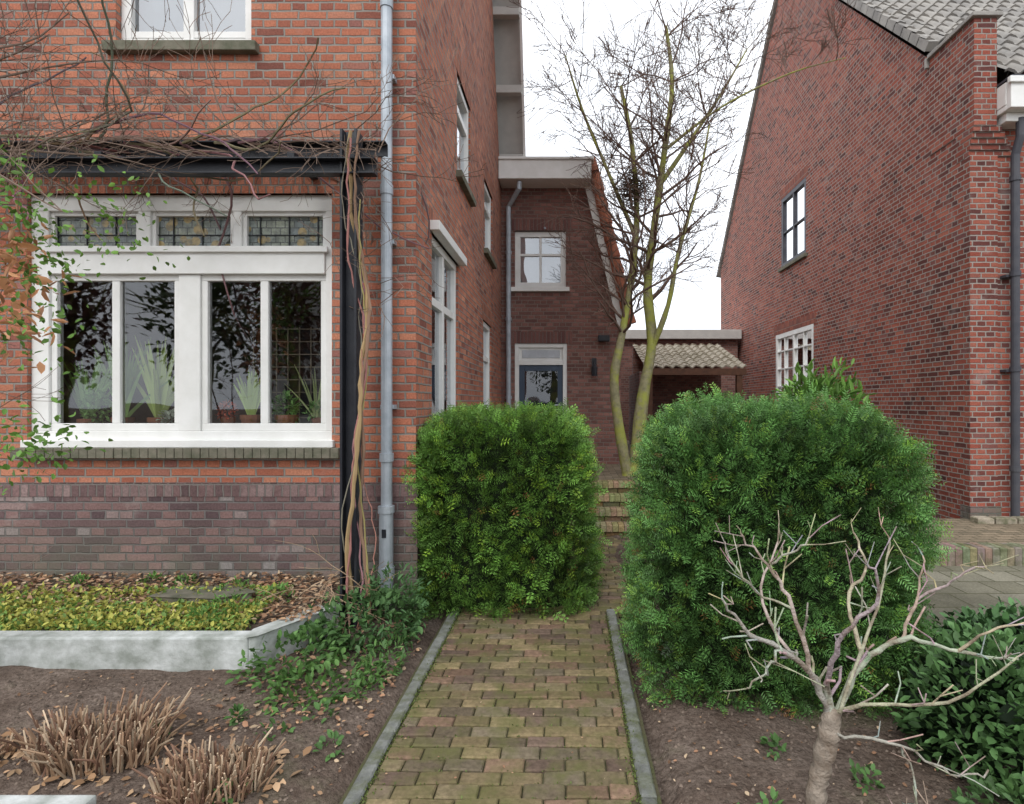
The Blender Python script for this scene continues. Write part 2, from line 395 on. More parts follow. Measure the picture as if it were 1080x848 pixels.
mb = MB(); mb.box(-4.1, -1.6, 4.345, 4.62, 1.22, 1.27); mb.build('inner_sill', [M_white], H)
mb = MB()
for i in range(7): mb.box(-2.75 + i * .10, -2.742 + i * .10, 4.95, 4.96, 1.2, 2.2)
for i in range(9): mb.box(-2.75, -2.14, 4.94, 4.95, 1.3 + i * .11, 1.308 + i * .11)
mb.build('indoor_trellis', [simple('pale_trellis', (.35, .3, .22))], H)
mb = MB()
prof = [(3.7, 6.55), (5.05, 9.45), (7.75, 9.45), (9.45, 5.42)]
for i in range(3):
    (ya, za), (yb, zb) = prof[i], prof[i + 1]
    d = Vector((0, yb - ya, zb - za)).normalized(); nn = Vector((0, -d.z, d.y))
    a = Vector((-9.2, ya, za)); b_ = Vector((-9.2, yb, zb))
    mb.prism([a, b_, b_ + nn * .18, a + nn * .18], (9.2 - .72, 0, 0))
mb.build('roof_slab', [M_cream], H, bevel=.01)
mb = MB()
for (yy, zz) in ((9.3, 5.55), (8.9, 6.45), (8.52, 7.4), (8.1, 8.4)):
    mb.box(FX, -.74, yy - .08, yy + .04, zz - .1, zz + .02)
mb.build('verge_brackets', [M_cream], H, bevel=.005)
mb = MB(); mb.prism([(-.74, 7.70, 9.45), (-.74, 9.42, 5.40), (-.74, 9.34, 5.36), (-.74, 7.60, 9.42)], (.035, 0, 0)); mb.build('bargeboard', [M_white], H)

D = empty('drainpipe')
mb = MB()
mb.tube([(-1.32, 4.12, .75), (-1.32, 4.12, 6.9)], .04, 16); mb.tube([(-1.32, 4.12, 1.12), (-1.32, 4.12, 1.18)], .05, 16)
mb.tube([(-1.32, 4.12, 3.05), (-1.32, 4.12, 3.12)], .046, 16); mb.tube([(-1.32, 4.12, 4.4), (-1.32, 4.12, 4.47)], .046, 16)
mb.tube([(-1.32, 4.11, .2), (-1.32, 4.11, .78)], .05, 16); mb.tube([(-1.32, 4.11, .75), (-1.32, 4.11, .80)], .058, 16)
mb.tube([(-1.32, 4.11, .28), (-1.32, 4.11, .36)], .058, 16)
for z in (1.5, 2.7, 3.9): mb.box(-1.37, -1.27, 4.13, 4.2, z, z + .03)
mb.build('pipe', [M_zinc], D, smooth=False, bevel=0)
mb = MB(); mb.box(-1.335, -1.305, 4.055, 4.065, .58, .64); mb.build('shoe_opening', [M_dark], D)

# ================================================================== ANNEX
A = empty('annex_building'); AY = 9.5; GZ = .52
win = (-.905, -.05, 3.465, 4.41); door = (-.905, -.03, GZ, 2.53)
mb = MB()
mb.wall([(FX, .3), (.87, .3), (.87, 3.05), (.36, 5.2), (FX, 5.2)], [win, door], 'x', AY, .12)
mb.face([(.87, AY, .3), (.87, 15, .3), (.87, 15, 3.05), (.87, AY, 3.05)])
mb.build('annex_walls', [M_abrick], A)
mb = MB(); mb.box(-1.0, .06, AY - .003, AY + .03, 2.53, 2.72); mb.box(-1.0, .06, AY - .003, AY + .03, 4.41, 4.6); mb.build('lintels', [brick_mat('brown_rowlock', [(0, (.15, .07, .065)), (1, (.27, .13, .11))], (.25, .21, .19), w=.062, h=.21, header=False)], A)
mb = MB(); mb.box(-1.125, .36, AY - .42, AY + .2, 5.12, 5.42); mb.box(-1.125, .40, AY - .45, AY + .2, 5.42, 5.46); mb.build('white_fascia', [M_white], A, bevel=.006)
dv = Vector((.51, 0, -2.15)).normalized(); nn = Vector((-dv.z, 0, dv.x))
a = Vector((.36, AY - .1, 5.25)); b_ = a + dv * 2.5
mb = MB()
mb.prism([a - nn * .12, b_ - nn * .12, b_ + nn * .0, a + nn * .0], (0, .14, 0)); mb.build('white_bargeboard', [M_white], A, bevel=.004)
pantiles('mansard_tiles', b_ + nn * .05 + Vector((0, .05, 0)), (0, 1, 0), -dv, 5, 2.5, M_orange, A)
mb = MB()
for i in range(9):
    p = b_ + nn * .075 - dv * (i * .28) + Vector((0, -.05, 0)); q = p - dv * .31
    mb.tube([p, q], [.105, .08], 10)
mb.tube([a + nn * .06 + Vector((-.03, -.05, .05)), a + nn * .06 + Vector((-.08, -.05, .28))], [.12, .10], 10)
mb.build('verge_ridge_tiles', [M_orange], A)
pantiles('flat_cap', (.36, AY, 5.44), (0, 1, 0), (-1, 0, .02), 5, 1.5, M_pant, A)
window('w', A, 'x', AY, *win, vbars=(((win[0] + win[1]) / 2, .04, 3.53, 4.35),), hbars=((4.02, .04, win[0] + .06, win[1] - .06),), fr=.09, glass=M_glass2, back=M_blind, backoff=.2, sill=M_white)
mb = MB()
x0, x1, z0, z1 = door
mb.box(x0, x0 + .07, AY + .02, AY + .12, z0, z1); mb.box(x1 - .07, x1, AY + .02, AY + .12, z0, z1); mb.box(x0 + .07, x1 - .07, AY + .021, AY + .12, z1 - .07, z1)
mb.box(x0 + .07, x1 - .07, AY + .021, AY + .12, 2.17, 2.25); mb.box(x0 + .07, x1 - .07, AY + .06, AY + .08, 2.25, z1 - .07)
mb.build('door_frame', [M_white], A, bevel=.004)
mb = MB(); mb.box(x0 + .12, x1 - .12, AY + .045, AY + .058, 2.29, z1 - .11); mb.build('transom_panel', [M_blind], A, bevel=.004)
mb = MB()
X0, X1 = x0 + .07, x1 - .07
mb.box(X0, X0 + .09, AY + .05, AY + .1, z0, 2.17); mb.box(X1 - .09, X1, AY + .05, AY + .1, z0, 2.17); mb.box(X0 + .09, X1 - .09, AY + .051, AY + .1, 2.07, 2.17); mb.box(X0 + .09, X1 - .09, AY + .051, AY + .1, z0, z0 + .4)
mb.build('door_leaf', [M_bluedoor], A, bevel=.004)
mb = MB(); mb.face([(X0, AY + .08, z0 + .3), (X1, AY + .08, z0 + .3), (X1, AY + .08, 2.1), (X0, AY + .08, 2.1)]); mb.build('door_glass', [M_glass3], A)
mb = MB(); mb.box(X0 - .2, X1 + .2, AY + .9, AY + .92, 0, 2.5); mb.build('dark_hall', [simple('dark_hall_wall', (.04, .04, .05))], A)
mb = MB(); mb.tube([(X1 - .05, AY + .0, 1.5), (X1 - .05, AY + .03, 1.5), (X1 - .14, AY, 1.5)], .012, 6); mb.tube([(-.4,AY,4.45),(-.4,AY-.02,4.45)],.02,6); mb.build('door_handle', [M_zinc], A)
Dp = empty('drainpipe')
mb = MB(); mb.tube([(-.80, AY - .32, 5.1), (-.80, AY - .32, 5.0), (-1.0, AY - .08, 4.78), (-1.0, AY - .08, GZ)], .042, 12)
for z in (4.0, 2.9, 1.6): mb.tube([(-1.0, AY - .08, z), (-1.0, AY - .08, z + .05)], .052, 12)
mb.build('pipe', [M_zinc], Dp)
L = empty('wall_lamp'); mb = MB()
mb.box(.38, .46, AY - .04, AY, 2.08, 2.28); mb.tube([(.42, AY - .1, 1.98), (.42, AY - .1, 2.12), (.42, AY - .1, 2.18)], [.045, .055, .015], 8); mb.tube([(.42, AY, 2.22), (.42, AY - .1, 2.22), (.42, AY - .1, 2.16)], .012, 6)
mb.build('lamp_body', [M_dark], L)
L = empty('security_light'); mb = MB(); mb.box(.53, .62, AY - .05, AY, 2.56, 2.66); mb.box(.48, .67, AY - .16, AY - .05, 2.55, 2.65); mb.build('housing', [M_dark], L, bevel=.01)

# ================================================================== RIGHT HOUSE
B = empty('brick_house'); RX = 4.7
w1 = (11.28, 12.59, 4.5, 6.02); w2 = (10.93, 12.93, 1.5, 3.06)
mb = MB()
mb.wall([(6.7, 0), (17.6, 0), (17.6, 5.6), (12.35, 11.0), (6.7, 5.3)], [w1, w2], 'y', RX, .12)
mb.wall([(RX, 0), (11, 0), (11, 5.3), (RX, 5.3)], [(6.6, 8.2, 1.3, 2.9)], 'x', 6.7, .12)
mb.face([(11, 6.7, 0), (11, 17.6, 0), (11, 17.6, 5.6), (11, 12.35, 11), (11, 6.7, 5.3)]); mb.face([(RX, 17.6, 0), (11, 17.6, 0), (11, 17.6, 5.6), (RX, 17.6, 5.6)])
mb.box(RX - .012, 4.95, 6.58, 7.40, 4.75, 6.0)
for i in range(5): mb.box(RX - .004 - .002 * i, 5.22 - .05 * i, 6.68 - .022 * i, 6.9, 4.44 + i * .0625, 4.44 + (i + 1) * .0625)
mb.box(RX - .003, 5.02, 6.66, 6.75, 0, 4.44)
mb.build('brick_walls', [M_rbrick], B)
mb = MB(); mb.box(RX - .02, 5.04, 6.63, 6.8, 0, .33); mb.build('corner_base', [M_plinth], B)
mb = MB(); 
for i in range(4): mb.box(RX - .05, 5.0, 6.54 + i * .215, 6.54 + i * .215 + .21, 6.0, 6.05 + .006 * (i % 2))
mb.box(RX - .05, 5.0, 7.41, 7.45, 5.9, 6.03)
mb.build('coping_tiles', [M_pant], B, bevel=.008)
window('u', B, 'y', RX, *w1, vbars=((11.93, .06, 4.55, 5.97),), hbars=((5.25, .03, 11.33, 12.54),), fr=.09, frame=M_dzinc, glass=M_glass2, sill=M_stone, setback=.0, dpth=.08)
window('l', B, 'y', RX, *w2, vbars=tuple((w2[0] + i * .5, .07 if i == 2 else .03, 1.55, 3.0) for i in (1, 2, 3)), hbars=tuple((1.5 + i * .39, .03, 11, 12.9) for i in (1, 2, 3)), fr=.1, glass=M_glass2, sill=M_white, setback=.0, dpth=.08)
window('f', B, 'x', 6.7, 6.6, 8.2, 1.3, 2.9, vbars=((7.4, .06, 1.4, 2.8),), sill=M_stone)
mb = MB(); 
for s in (w1, w2): mb.box(RX - .003, RX + .03, s[0] - .1, s[1] + .1, s[3], s[3] + .2)
mb.build('lintels', [brick_mat('red_rowlock', [(0, (.2, .06, .045)), (1, (.36, .11, .07))], (.33, .28, .25), w=.062, h=.21, header=False)], B)
vv = Vector((0, 5.65, 5.7)).normalized()
pantiles('roof_front_slope', (4.955, 6.48, 5.30), (1, 0, 0), vv, 6.2, 8.2, M_pant, B)
pantiles('roof_front_slope_edge', (RX - .06, 7.42, 6.25), (1, 0, 0), vv, .315, 6.9, M_pant, B)
vb_ = Vector((0, -5.25, 5.4)).normalized()
pantiles('roof_back_slope', (RX - .08, 17.85, 5.45), (1, 0, 0), vb_, 6.5, 7.8, M_pant, B)
mb = MB()
d = vv
for i in range(28):
    p = Vector((RX - .06, 7.42, 6.12)) + d * (i * .26)
    if p.y > 12.2: break
    mb.prism([p, p + d * .27, p + d * .27 + Vector((0, -.07, .07)), p + Vector((0, -.085, .085))], (.14, 0, 0))
for i in range(29):
    p = Vector((RX - .06, 17.75, 5.5)) + vb_ * (i * .26)
    mb.prism([p, p + vb_ * .27, p + vb_ * .27 + Vector((0, .05, .05)), p + Vector((0, .065, .065))], (.14, 0, 0))
mb.build('verge_tiles', [M_pant], B, bevel=.004)
mb = MB(); mb.box(4.96, 11, 6.45, 6.7, 4.86, 4.92); mb.box(4.96, 11, 6.38, 6.45, 4.86, 5.18); mb.box(4.955, 4.99, 6.45, 6.7, 4.92, 5.18); mb.box(4.93, 11, 6.35, 6.40, 5.13, 5.2); mb.box(5.0, 11, 6.5, 6.7, 4.76, 4.86)
mb.build('white_box_gutter', [M_white], B, bevel=.008)
mb = MB(); mb.box(4.95,11,6.36,6.7,5.19,5.215); mb.build('gutter_lining', [M_dzinc], B)
Dr = empty('drainpipe')
mb = MB(); px = 5.155
mb.tube([(px + .02, 6.52, 4.8), (px + .02, 6.52, 4.6), (px, 6.57, 4.4), (px, 6.57, .2)], .045, 14)
for z in (4.1, 3.0, 1.9, .75): mb.tube([(px, 6.57, z), (px, 6.57, z + .06)], .056, 14); 
for z in (1.9, 3.0): mb.box(px - .08, px + .08, 6.6, 6.7, z, z + .03)
mb.build('pipe', [M_dzinc], Dr)

# ================================================================== CARPORT
C = empty('garden_shed')
pantiles('shed_roof_tiles', (1.6, 12.0, 2.28), (1, 0, 0), (0, 1, .30), 2.15, 2.4, M_pant2, C)
mb = MB(); mb.box(1.6, 3.75, 12.0, 12.06, 2.12, 2.26); mb.box(3.55, 3.67, 12.02, 12.14, .5, 2.12); mb.box(1.65, 1.77, 12.02, 12.14, .5, 2.12)
for i in range(9): mb.box(1.75 + i * .2, 1.93 + i * .2, 12.45, 12.48, .5, 1.25)
mb.build('timber_frame', [M_wood], C, bevel=.005)
mb = MB(); mb.box(1.6, 3.8, 14.2, 14.4, .4, 2.9); mb.box(1.5, 1.6, 12.1, 14.2, .4, 2.2); mb.build('shed_walls', [M_abrick], C)
G = empty('flat_roof_extension')
mb = MB(); mb.box(1.4, 4.6, 15.5, 19, .4, 3.25); mb.build('extension_walls', [M_abrick], G)
mb = MB(); mb.box(1.3, 4.65, 15.3, 19.2, 3.25, 3.5); mb.build('white_roof_edge', [M_cream], G, bevel=.01)

# ================================================================== GROUND
def gh(x, y):
    if -.95 < x < .40 and y < 8: return -.05
    n = noise.fractal(Vector((x * 1.3, y * 1.3, 0)), .8, 2, 5) * .035 + noise.noise(Vector((x * 14, y * 14, 3))) * .010
    edge = min(1, max(0, min(abs(x + .95), abs(x - .40)) / .15))
    return (n + .012) * edge - (1 - edge) * .010
xs = [-300, -120, -50, -20, -10, -7] + list(np.arange(-5.5, 5.6, .05)) + [7, 10, 20, 50, 120, 300]
ys = [-300, -120, -50, -20, -8, -3, 0] + list(np.arange(1, 7, .05)) + [8, 10, 14, 20, 50, 120, 300]
mb = MB()
for yy in ys:
    for xx in xs: mb.v.append((float(xx), float(yy), gh(xx, yy) if abs(xx) < 6 and .5 < yy < 7 else -.05))
nx = len(xs)
for j in range(len(ys) - 1):
    for i in range(nx - 1): mb.f.append((j * nx + i, j * nx + i + 1, (j + 1) * nx + i + 1, (j + 1) * nx + i)); mb.m.append(0); mb.c.append((1, 1, 1))
mb.build('ground', [M_soil], smooth=True, uv=False)
def brick(mb, x0, x1, y0, y1, zt, c, ch=.006, hgt=.05):
    tl = R.uniform(-.003, .003); t2 = R.uniform(-.003, .003); n = len(mb.v)
    a = R.uniform(-.012, .012); cx, cy = (x0 + x1) / 2, (y0 + y1) / 2
    def r(x, y): dx, dy = x - cx, y - cy; return cx + dx - a * dy, cy + dy + a * dx
    for (xx, yy, z) in ((x0, y0, -hgt), (x1, y0, -hgt), (x1, y1, -hgt), (x0, y1, -hgt), (x0, y0, -ch), (x1, y0, -ch), (x1, y1, -ch), (x0, y1, -ch),
                      (x0 + ch, y0 + ch, 0), (x1 - ch, y0 + ch, 0), (x1 - ch, y1 - ch, 0), (x0 + ch, y1 - ch, 0)):
        q = r(xx, yy); tz = tl * (1 if xx > cx else -1) + t2 * (1 if yy > cy else -1)
        mb.v.append((q[0], q[1], zt + z + tz))
    for q in ((0, 1, 5, 4), (1, 2, 6, 5), (2, 3, 7, 6), (3, 0, 4, 7), (4, 5, 9, 8), (5, 6, 10, 9), (6, 7, 11, 10), (7, 4, 8, 11), (8, 9, 10, 11)):
        mb.f.append(tuple(n + i for i in q)); mb.m.append(0); mb.c.append(c)
def pcol():
    b = R.choice([(.19, .15, .09), (.215, .165, .095), (.16, .125, .085), (.235, .18, .10), (.18, .145, .10), (.20, .13, .09), (.15, .105, .08)]); f = R.uniform(.7, 1.2)
    return tuple(x * f for x in b)
P = empty('brick_path'); mb = MB(); rw, bl = .083, .172
y = .8; r_ = 0
while y < 6.5:
    xr = .27 if y < 4.2 else .95
    x = -.80 - (bl / 2 if r_ % 2 else 0) + R.uniform(-.015, .015)
    while x < xr:
        a = max(x, -.80); b_ = min(x + bl, xr)
        if b_ - a > .03: brick(mb, a + .003, b_ - .003, y + .003, y + rw - .003, .010 + R.uniform(-.003, .003), pcol(), .006)
        x += bl
    y += rw; r_ += 1
mb.build('path_bricks', [M_paver], P, col=True, uv=False)
mb = MB(); y = .8
while y < 6.4:
    l = R.uniform(.35, .55); g = R.uniform(.75, 1.15)
    brick(mb, -.872, -.808, y, y + l - .006, .014, (.19 * g, .195 * g, .18 * g), .008)
    if y < 4.0: brick(mb, .278, .342, y + .1, y + .1 + l - .006, .014, (.19 * g, .195 * g, .18 * g), .008)
    y += l
mb.build('edge_kerb', [M_kerb], P, col=True, uv=False)
mb = MB(); mb.face([(-.89, .8, -.004), (.36, .8, -.004), (.36, 4.2, -.004), (-.89, 4.2, -.004)]); mb.face([(-.89, 4.2, -.004), (1.0, 4.2, -.004), (1.0, 6.6, -.004), (-.89, 6.6, -.004)])
mb.build('joint_sand', [simple('mossy_joint_sand', (.07, .08, .028), (.09, .075, .048), 9, .95, bump=.008)], P)
S = empty('brick_steps'); mb = MB()
for i in range(4):
    y0 = 6.55 + i * .25; z1 = .13 * (i + 1)
    x = -.6
    while x < 1.05:
        brick(mb, x + .002, x + .066, y0, y0 + .2, z1, tuple(c * R.uniform(.8, 1.1) for c in (.30, .25, .14)), .006, .075); x += .069
    x = -.6
    while x < 1.05:
        brick(mb, x + .003, x + .2, y0 + .02, y0 + .24, z1 - .076, tuple(c * R.uniform(.6, .9) for c in (.19, .15, .08)), .006, .06); x += .205
    x = -.6
    while x < 1.05:
        brick(mb, x + .002, x + .2, y0 + .202, y0 + .27, z1 - .002, pcol(), .006, .075); x += .205
mb.build('step_bricks', [M_paver], S, col=True, uv=False)
M_pave = brick_mat('terrace_clinker', [(0, (.16, .13, .09)), (.5, (.24, .19, .13)), (1, (.28, .22, .15))], (.11, .105, .065), w=.2, h=.1, header=False, stain=.4)
mb = MB(); mb.box(-1.1, RX, 7.55, 30, -.1, .515); mb.box(-1.1, -.6, 6.6, 7.55, -.1, .5); mb.box(1.05, 3.2, 6.6, 7.55, -.1, .5)
mb.build('terrace_pavement', [M_pave])
mb = MB(); mb.box(2.4, 12, 5.47, 6.72, -.1, .175); mb.build('side_pavement', [M_pave])
mb = MB(); x = 2.4
while x < 9:
    brick(mb, x + .002, x + .066, 5.26, 5.47, .2, tuple(c * R.uniform(.75, 1.1) for c in (.27, .23, .16)), .008, .2); x += .069
mb.build('pavement_kerb', [M_kerb], col=True, uv=False)
mb = MB(); x = 4.62
while x < 6:
    l = R.uniform(.15, .24); g = R.uniform(.8, 1.1); brick(mb, x, x + l, 6.42, 6.55, .24, (.36 * g, .31 * g, .24 * g), .012, .1); x += l + .02
mb.build('stone_edging', [M_kerb], col=True, uv=False)
mb = MB(); mb.face([(2.0, 3.3, .034), (12, 3.3, .034), (12, 5.3, .034), (2.0, 5.3, .034)]); mb.build('yard_pavement', [brick_mat('mossy_concrete_pavers', [(0, (.17, .16, .115)), (1, (.25, .235, .18))], (.13, .13, .07), w=.3, h=.3, header=False, stain=.5, white=.1)])

PL = empty('planter_bed'); mb = MB()
mb.box(-6.5, -1.84, 3.26, 3.37, -.05, .2); 
mb.prism([(-1.84, 3.26, -.05), (-1.80, 3.28, -.05), (-1.52, 3.78, -.05), (-1.62, 3.82, -.05), (-1.86, 3.37, -.05)], (0, 0, .255))
mb.build('concrete_edge', [M_conc], PL, bevel=.012)
mb = MB(); n = len(mb.v)
gx = np.arange(-6.5, -1.29, .06); gy = np.arange(3.34, 4.22, .06)
for yy in gy:
    for xx in gx:
        xx2 = min(xx, -1.82 + max(0, yy - 3.3) * .55)
        mb.v.append((float(xx2), float(yy), .15 + (yy - 3.34) * .12 + noise.noise(Vector((xx * 3, yy * 3, 1))) * .025 + noise.noise(Vector((xx * 15, yy * 15, 1))) * .012))
for j in range(len(gy) - 1):
    for i in range(len(gx) - 1): k = j * len(gx) + i; mb.f.append((k, k + 1, k + 1 + len(gx), k + len(gx))); mb.m.append(0); mb.c.append((1, 1, 1))
mb.build('bed_soil', [M_soil], PL, smooth=True, uv=False)
mb = MB(); mb.box(-4.2, -1.78, 2.02, 2.15, -.05, .07); mb.build('concrete_kerb', [M_conc], bevel=.01)
mb = MB(); mb.prism([(-2.75, 3.74, .2), (-2.3, 3.70, .2), (-2.12, 3.82, .2), (-2.3, 3.95, .2), (-2.7, 3.93, .2)], (0, 0, .075)); mb.build('stepping_stone', [M_stone], bevel=.015)

# ================================================================== FOLIAGE HELPERS
def rdir(n, up=0.0):
    d = NR.normal(size=(n, 3)); d[:, 2] += up; return d / np.linalg.norm(d, axis=1, keepdims=True)
def lump(p, f, s=0):
    return (np.sin(p[:, 0] * f + s) * np.sin(p[:, 1] * f * 1.1 + 1.3 * s + 1) * np.sin(p[:, 2] * f * .93 + 2 + s) +
            .6 * np.sin(p[:, 0] * f * 2.3 + 1 + s) * np.sin(p[:, 1] * f * 2.1) * np.sin(p[:, 2] * f * 2.6 + s))
def hedge(name, x0, x1, y0, y1, h, n, col, pw=5, seed=0, amp=.07, size=.1, zb=-.35):
    e = empty(name)
    q = NR.uniform(-1, 1, size=(n, 3)); w = np.array([(y1 - y0) * h] * 2 + [(x1 - x0) * h * 1.5, (x1 - x0) * h * .3] + [0, (x1 - x0) * (y1 - y0)])
    f = NR.choice(6, size=n, p=w / w.sum()); q[f == 0, 0] = -1; q[f == 1, 0] = 1; q[f == 2, 1] = -1; q[f == 3, 1] = 1; q[f == 5, 2] = 1
    nm = (np.abs(q) ** pw).sum(1) ** (1 / pw); q = q / nm[:, None]
    nrm = np.sign(q) * np.abs(q) ** (pw - 1); half = np.array([(x1 - x0) / 2, (y1 - y0) / 2, (h - zb) / 2]); ctr = np.array([(x0 + x1) / 2, (y0 + y1) / 2, (h + zb) / 2])
    nrm = nrm / half; nrm /= np.linalg.norm(nrm, axis=1, keepdims=True)
    p = ctr + q * half
    keep = p[:, 2] > .0
    p = p[keep]; nrm = nrm[keep]; n = len(p)
    low = np.clip(1 - p[:, 2] / .9, 0, 1) * np.clip(p[:, 2] / .25 + .3, 0, 1)
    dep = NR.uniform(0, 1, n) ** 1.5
    lm = lump(p, 5.2, seed); fl = lump(p, 15, seed + 2); f3 = lump(p, 34, seed + 5)
    p = p + nrm * (amp * lm + .04 * fl + .028 * f3 - dep * .14 + .07 * low)[:, None]
    stray = NR.random(n) < .07; p[stray] += nrm[stray] * .045
    p[:, 2] = np.maximum(p[:, 2], .015)
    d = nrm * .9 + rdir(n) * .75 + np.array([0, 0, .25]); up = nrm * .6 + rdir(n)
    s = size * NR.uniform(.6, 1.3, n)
    v = (1 - .85 * dep) * (.78 + .5 * np.clip(lm * .6 + fl * .7 + f3 * .8, -1, 1.2)) * NR.uniform(.55, 1.35, n)  # deeper sprigs get a darker colour, painting in the hedge's inner shade
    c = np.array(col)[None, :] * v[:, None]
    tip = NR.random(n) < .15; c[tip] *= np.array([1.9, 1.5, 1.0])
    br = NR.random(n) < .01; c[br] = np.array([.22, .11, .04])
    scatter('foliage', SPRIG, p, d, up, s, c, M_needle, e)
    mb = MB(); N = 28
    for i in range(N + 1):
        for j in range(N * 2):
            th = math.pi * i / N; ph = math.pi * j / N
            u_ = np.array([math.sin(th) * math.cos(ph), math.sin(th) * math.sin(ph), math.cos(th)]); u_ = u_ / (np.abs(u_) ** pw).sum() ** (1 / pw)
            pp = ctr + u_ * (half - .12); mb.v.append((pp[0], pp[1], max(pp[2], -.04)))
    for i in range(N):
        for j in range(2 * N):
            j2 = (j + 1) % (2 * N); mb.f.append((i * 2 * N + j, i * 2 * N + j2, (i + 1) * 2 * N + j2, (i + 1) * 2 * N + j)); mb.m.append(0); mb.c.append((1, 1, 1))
    mb.build('shade_core', [M_core], e, uv=False)  # closed dark shell, its colour stands in for the shade inside the hedge
hedge('yew_hedge', -1.14, .13, 4.12, 5.2, 1.45, 14500, (.155, .32, .055), seed=1, size=.095, pw=5.5, amp=.05)
hedge('yew_hedge', .45, 1.90, 2.86, 4.0, 1.50, 23000, (.115, .26, .065), seed=4, pw=4.2, amp=.075, size=.086)

def plant(name, ctr, half, n, col, tmpl=LEAF, size=.06, up=.5, mat=None, parent=None, var=.3, shell=.5):
    q = rdir(n); r = NR.uniform(shell, 1, n) ** .7; p = np.array(ctr) + q * r[:, None] * np.array(half)
    p = p + .15 * np.array(half) * lump(p, 9)[:, None] * q
    p[:, 2] = np.maximum(p[:, 2], .01)
    d = q * .7 + rdir(n) * .7; d[:, 2] += up * .4; uu = rdir(n) * .5 + np.array([0, 0, 1.0])
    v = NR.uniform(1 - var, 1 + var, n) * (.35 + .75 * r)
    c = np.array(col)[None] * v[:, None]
    return scatter(name, tmpl, p, d, uu, size * NR.uniform(.6, 1.2, n), c, mat or M_leaf, parent)
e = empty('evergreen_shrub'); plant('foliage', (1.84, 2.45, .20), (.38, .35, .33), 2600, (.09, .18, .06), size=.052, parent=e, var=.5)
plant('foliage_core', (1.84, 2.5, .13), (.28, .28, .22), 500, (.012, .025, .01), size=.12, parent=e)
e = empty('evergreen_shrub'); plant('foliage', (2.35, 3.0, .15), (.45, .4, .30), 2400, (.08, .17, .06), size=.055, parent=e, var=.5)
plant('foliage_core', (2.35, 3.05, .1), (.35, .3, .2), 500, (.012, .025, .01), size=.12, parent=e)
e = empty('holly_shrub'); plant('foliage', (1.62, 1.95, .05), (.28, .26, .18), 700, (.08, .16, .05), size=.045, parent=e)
e = empty('laurel_bush'); plant('foliage', (2.75, 6.2, 1.25), (.48, .5, .68), 1500, (.15, .29, .06), tmpl=LONG, size=.14, up=1, parent=e, var=.5)
plant('foliage_low', (2.75, 6.2, .7), (.7, .6, .7), 1600, (.08, .17, .05), tmpl=LONG, size=.13, parent=e)
e = empty('ivy_groundcover')
plant('ivy_leaves', (-1.35, 3.75, .12), (.4, .42, .16), 1100, (.085, .17, .055), size=.055, parent=e)
plant('ivy_leaves', (-1.6, 3.35, .06), (.3, .35, .12), 700, (.10, .20, .055), size=.05, parent=e)
plant('ivy_leaves', (-1.15, 3.7, .2), (.22, .3, .3), 500, (.08, .17, .06), size=.055, tmpl=LONG, parent=e)
plant('ivy_leaves', (-1.32, 3.1, .02), (.30, .32, .07), 480, (.10, .20, .05), size=.045, parent=e)
plant('ivy_leaves', (-1.08, 3.3, .04), (.12, .4, .08), 300, (.10, .20, .05), size=.045, tmpl=LONG, parent=e)
for (x, y_, s) in ((-1.15, 3.0, .10), (-1.35, 2.6, .07), (-1.02, 3.3, .09), (-1.3, 2.2, .06), (.75, 2.1, .06), (.62, 2.0, .07), (-1.9, 2.6, .04), (-1.05, 2.5, .05), (-1.6, 2.75, .04), (.9, 2.5, .04), (1.2, 2.3, .05), (-1.2, 2.75, .06)):
    plant('weeds', (x, y_, .03), (s, s, s * .7), 40, (.10, .20, .06), size=.04, parent=e)
n = 17000; p = np.stack([NR.uniform(-5, -1.95, n), NR.uniform(3.38, 3.95, n), np.zeros(n)], 1)
k = (lump(p * np.array([1, 1.6, 1]) + np.array([0, 0, 1.6]), 3.1) + NR.normal(0, .25, n) + np.where(p[:, 1] < 3.7, .4, -.15)) > -.1; p = p[k]; n = len(p); p[:, 2] = .17 + (p[:, 1] - 3.34) * .1 + NR.uniform(0, .05, n)
cc = np.array([.48, .47, .11]) * NR.uniform(.5, 1.3, (n, 1)); g = NR.random(n) < .35; cc[g] = np.array([.18, .30, .07])*NR.uniform(.7,1.2,(g.sum(),1))
scatter('creeping_groundcover', LEAF, p, rdir(n, .3), rdir(n, 1.5), NR.uniform(.02, .042, n), cc, M_leaf)
e = empty('bed_weeds')
for (x, y_, s) in ((-2.15, 3.6, .12), (-1.95, 3.8, .12), (-2.3, 3.9, .1), (-3.0, 4.1, .08), (-3.5, 4.05, .08), (-2.2, 3.45, .09), (-4.0, 3.7, .1), (-2.75, 4.08, .07)):
    plant('weeds', (x, y_, .24), (s, s, s * .8), 120, (.13, .27, .06), size=.045, parent=e, tmpl=LONG)
def litter(name, x0, x1, y0, y1, n, zf, cols, smin=.02, smax=.05):
    p = np.stack([NR.uniform(x0, x1, n), NR.uniform(y0, y1, n), np.zeros(n)], 1)
    p[:, 2] = [zf(a, b) for a, b in p[:, :2]]; 
    c = np.array(cols)[NR.integers(0, len(cols), n)] * NR.uniform(.6, 1.3, (n, 1))
    d = rdir(n); d[:, 2] *= .25
    return scatter(name, LEAF, p, d, rdir(n, 2.5), NR.uniform(smin, smax, n), c, M_litter)
brn = [(.32, .18, .11), (.40, .25, .15), (.22, .13, .08), (.48, .36, .24)]
litter('fallen_leaves', -5, -1.6, 3.5, 4.18, 4200, lambda a, b: .175 + (b - 3.34) * .12 + R.random() * .025, brn)
litter('fallen_leaves', -4, -.95, 1.3, 3.25, 750, lambda a, b: gh(a, b) + .01, brn, .008, .028)
litter('fallen_leaves', -1.8, -.95, 2.6, 4.1, 600, lambda a, b: gh(a, b) + .015, brn, .015, .045)
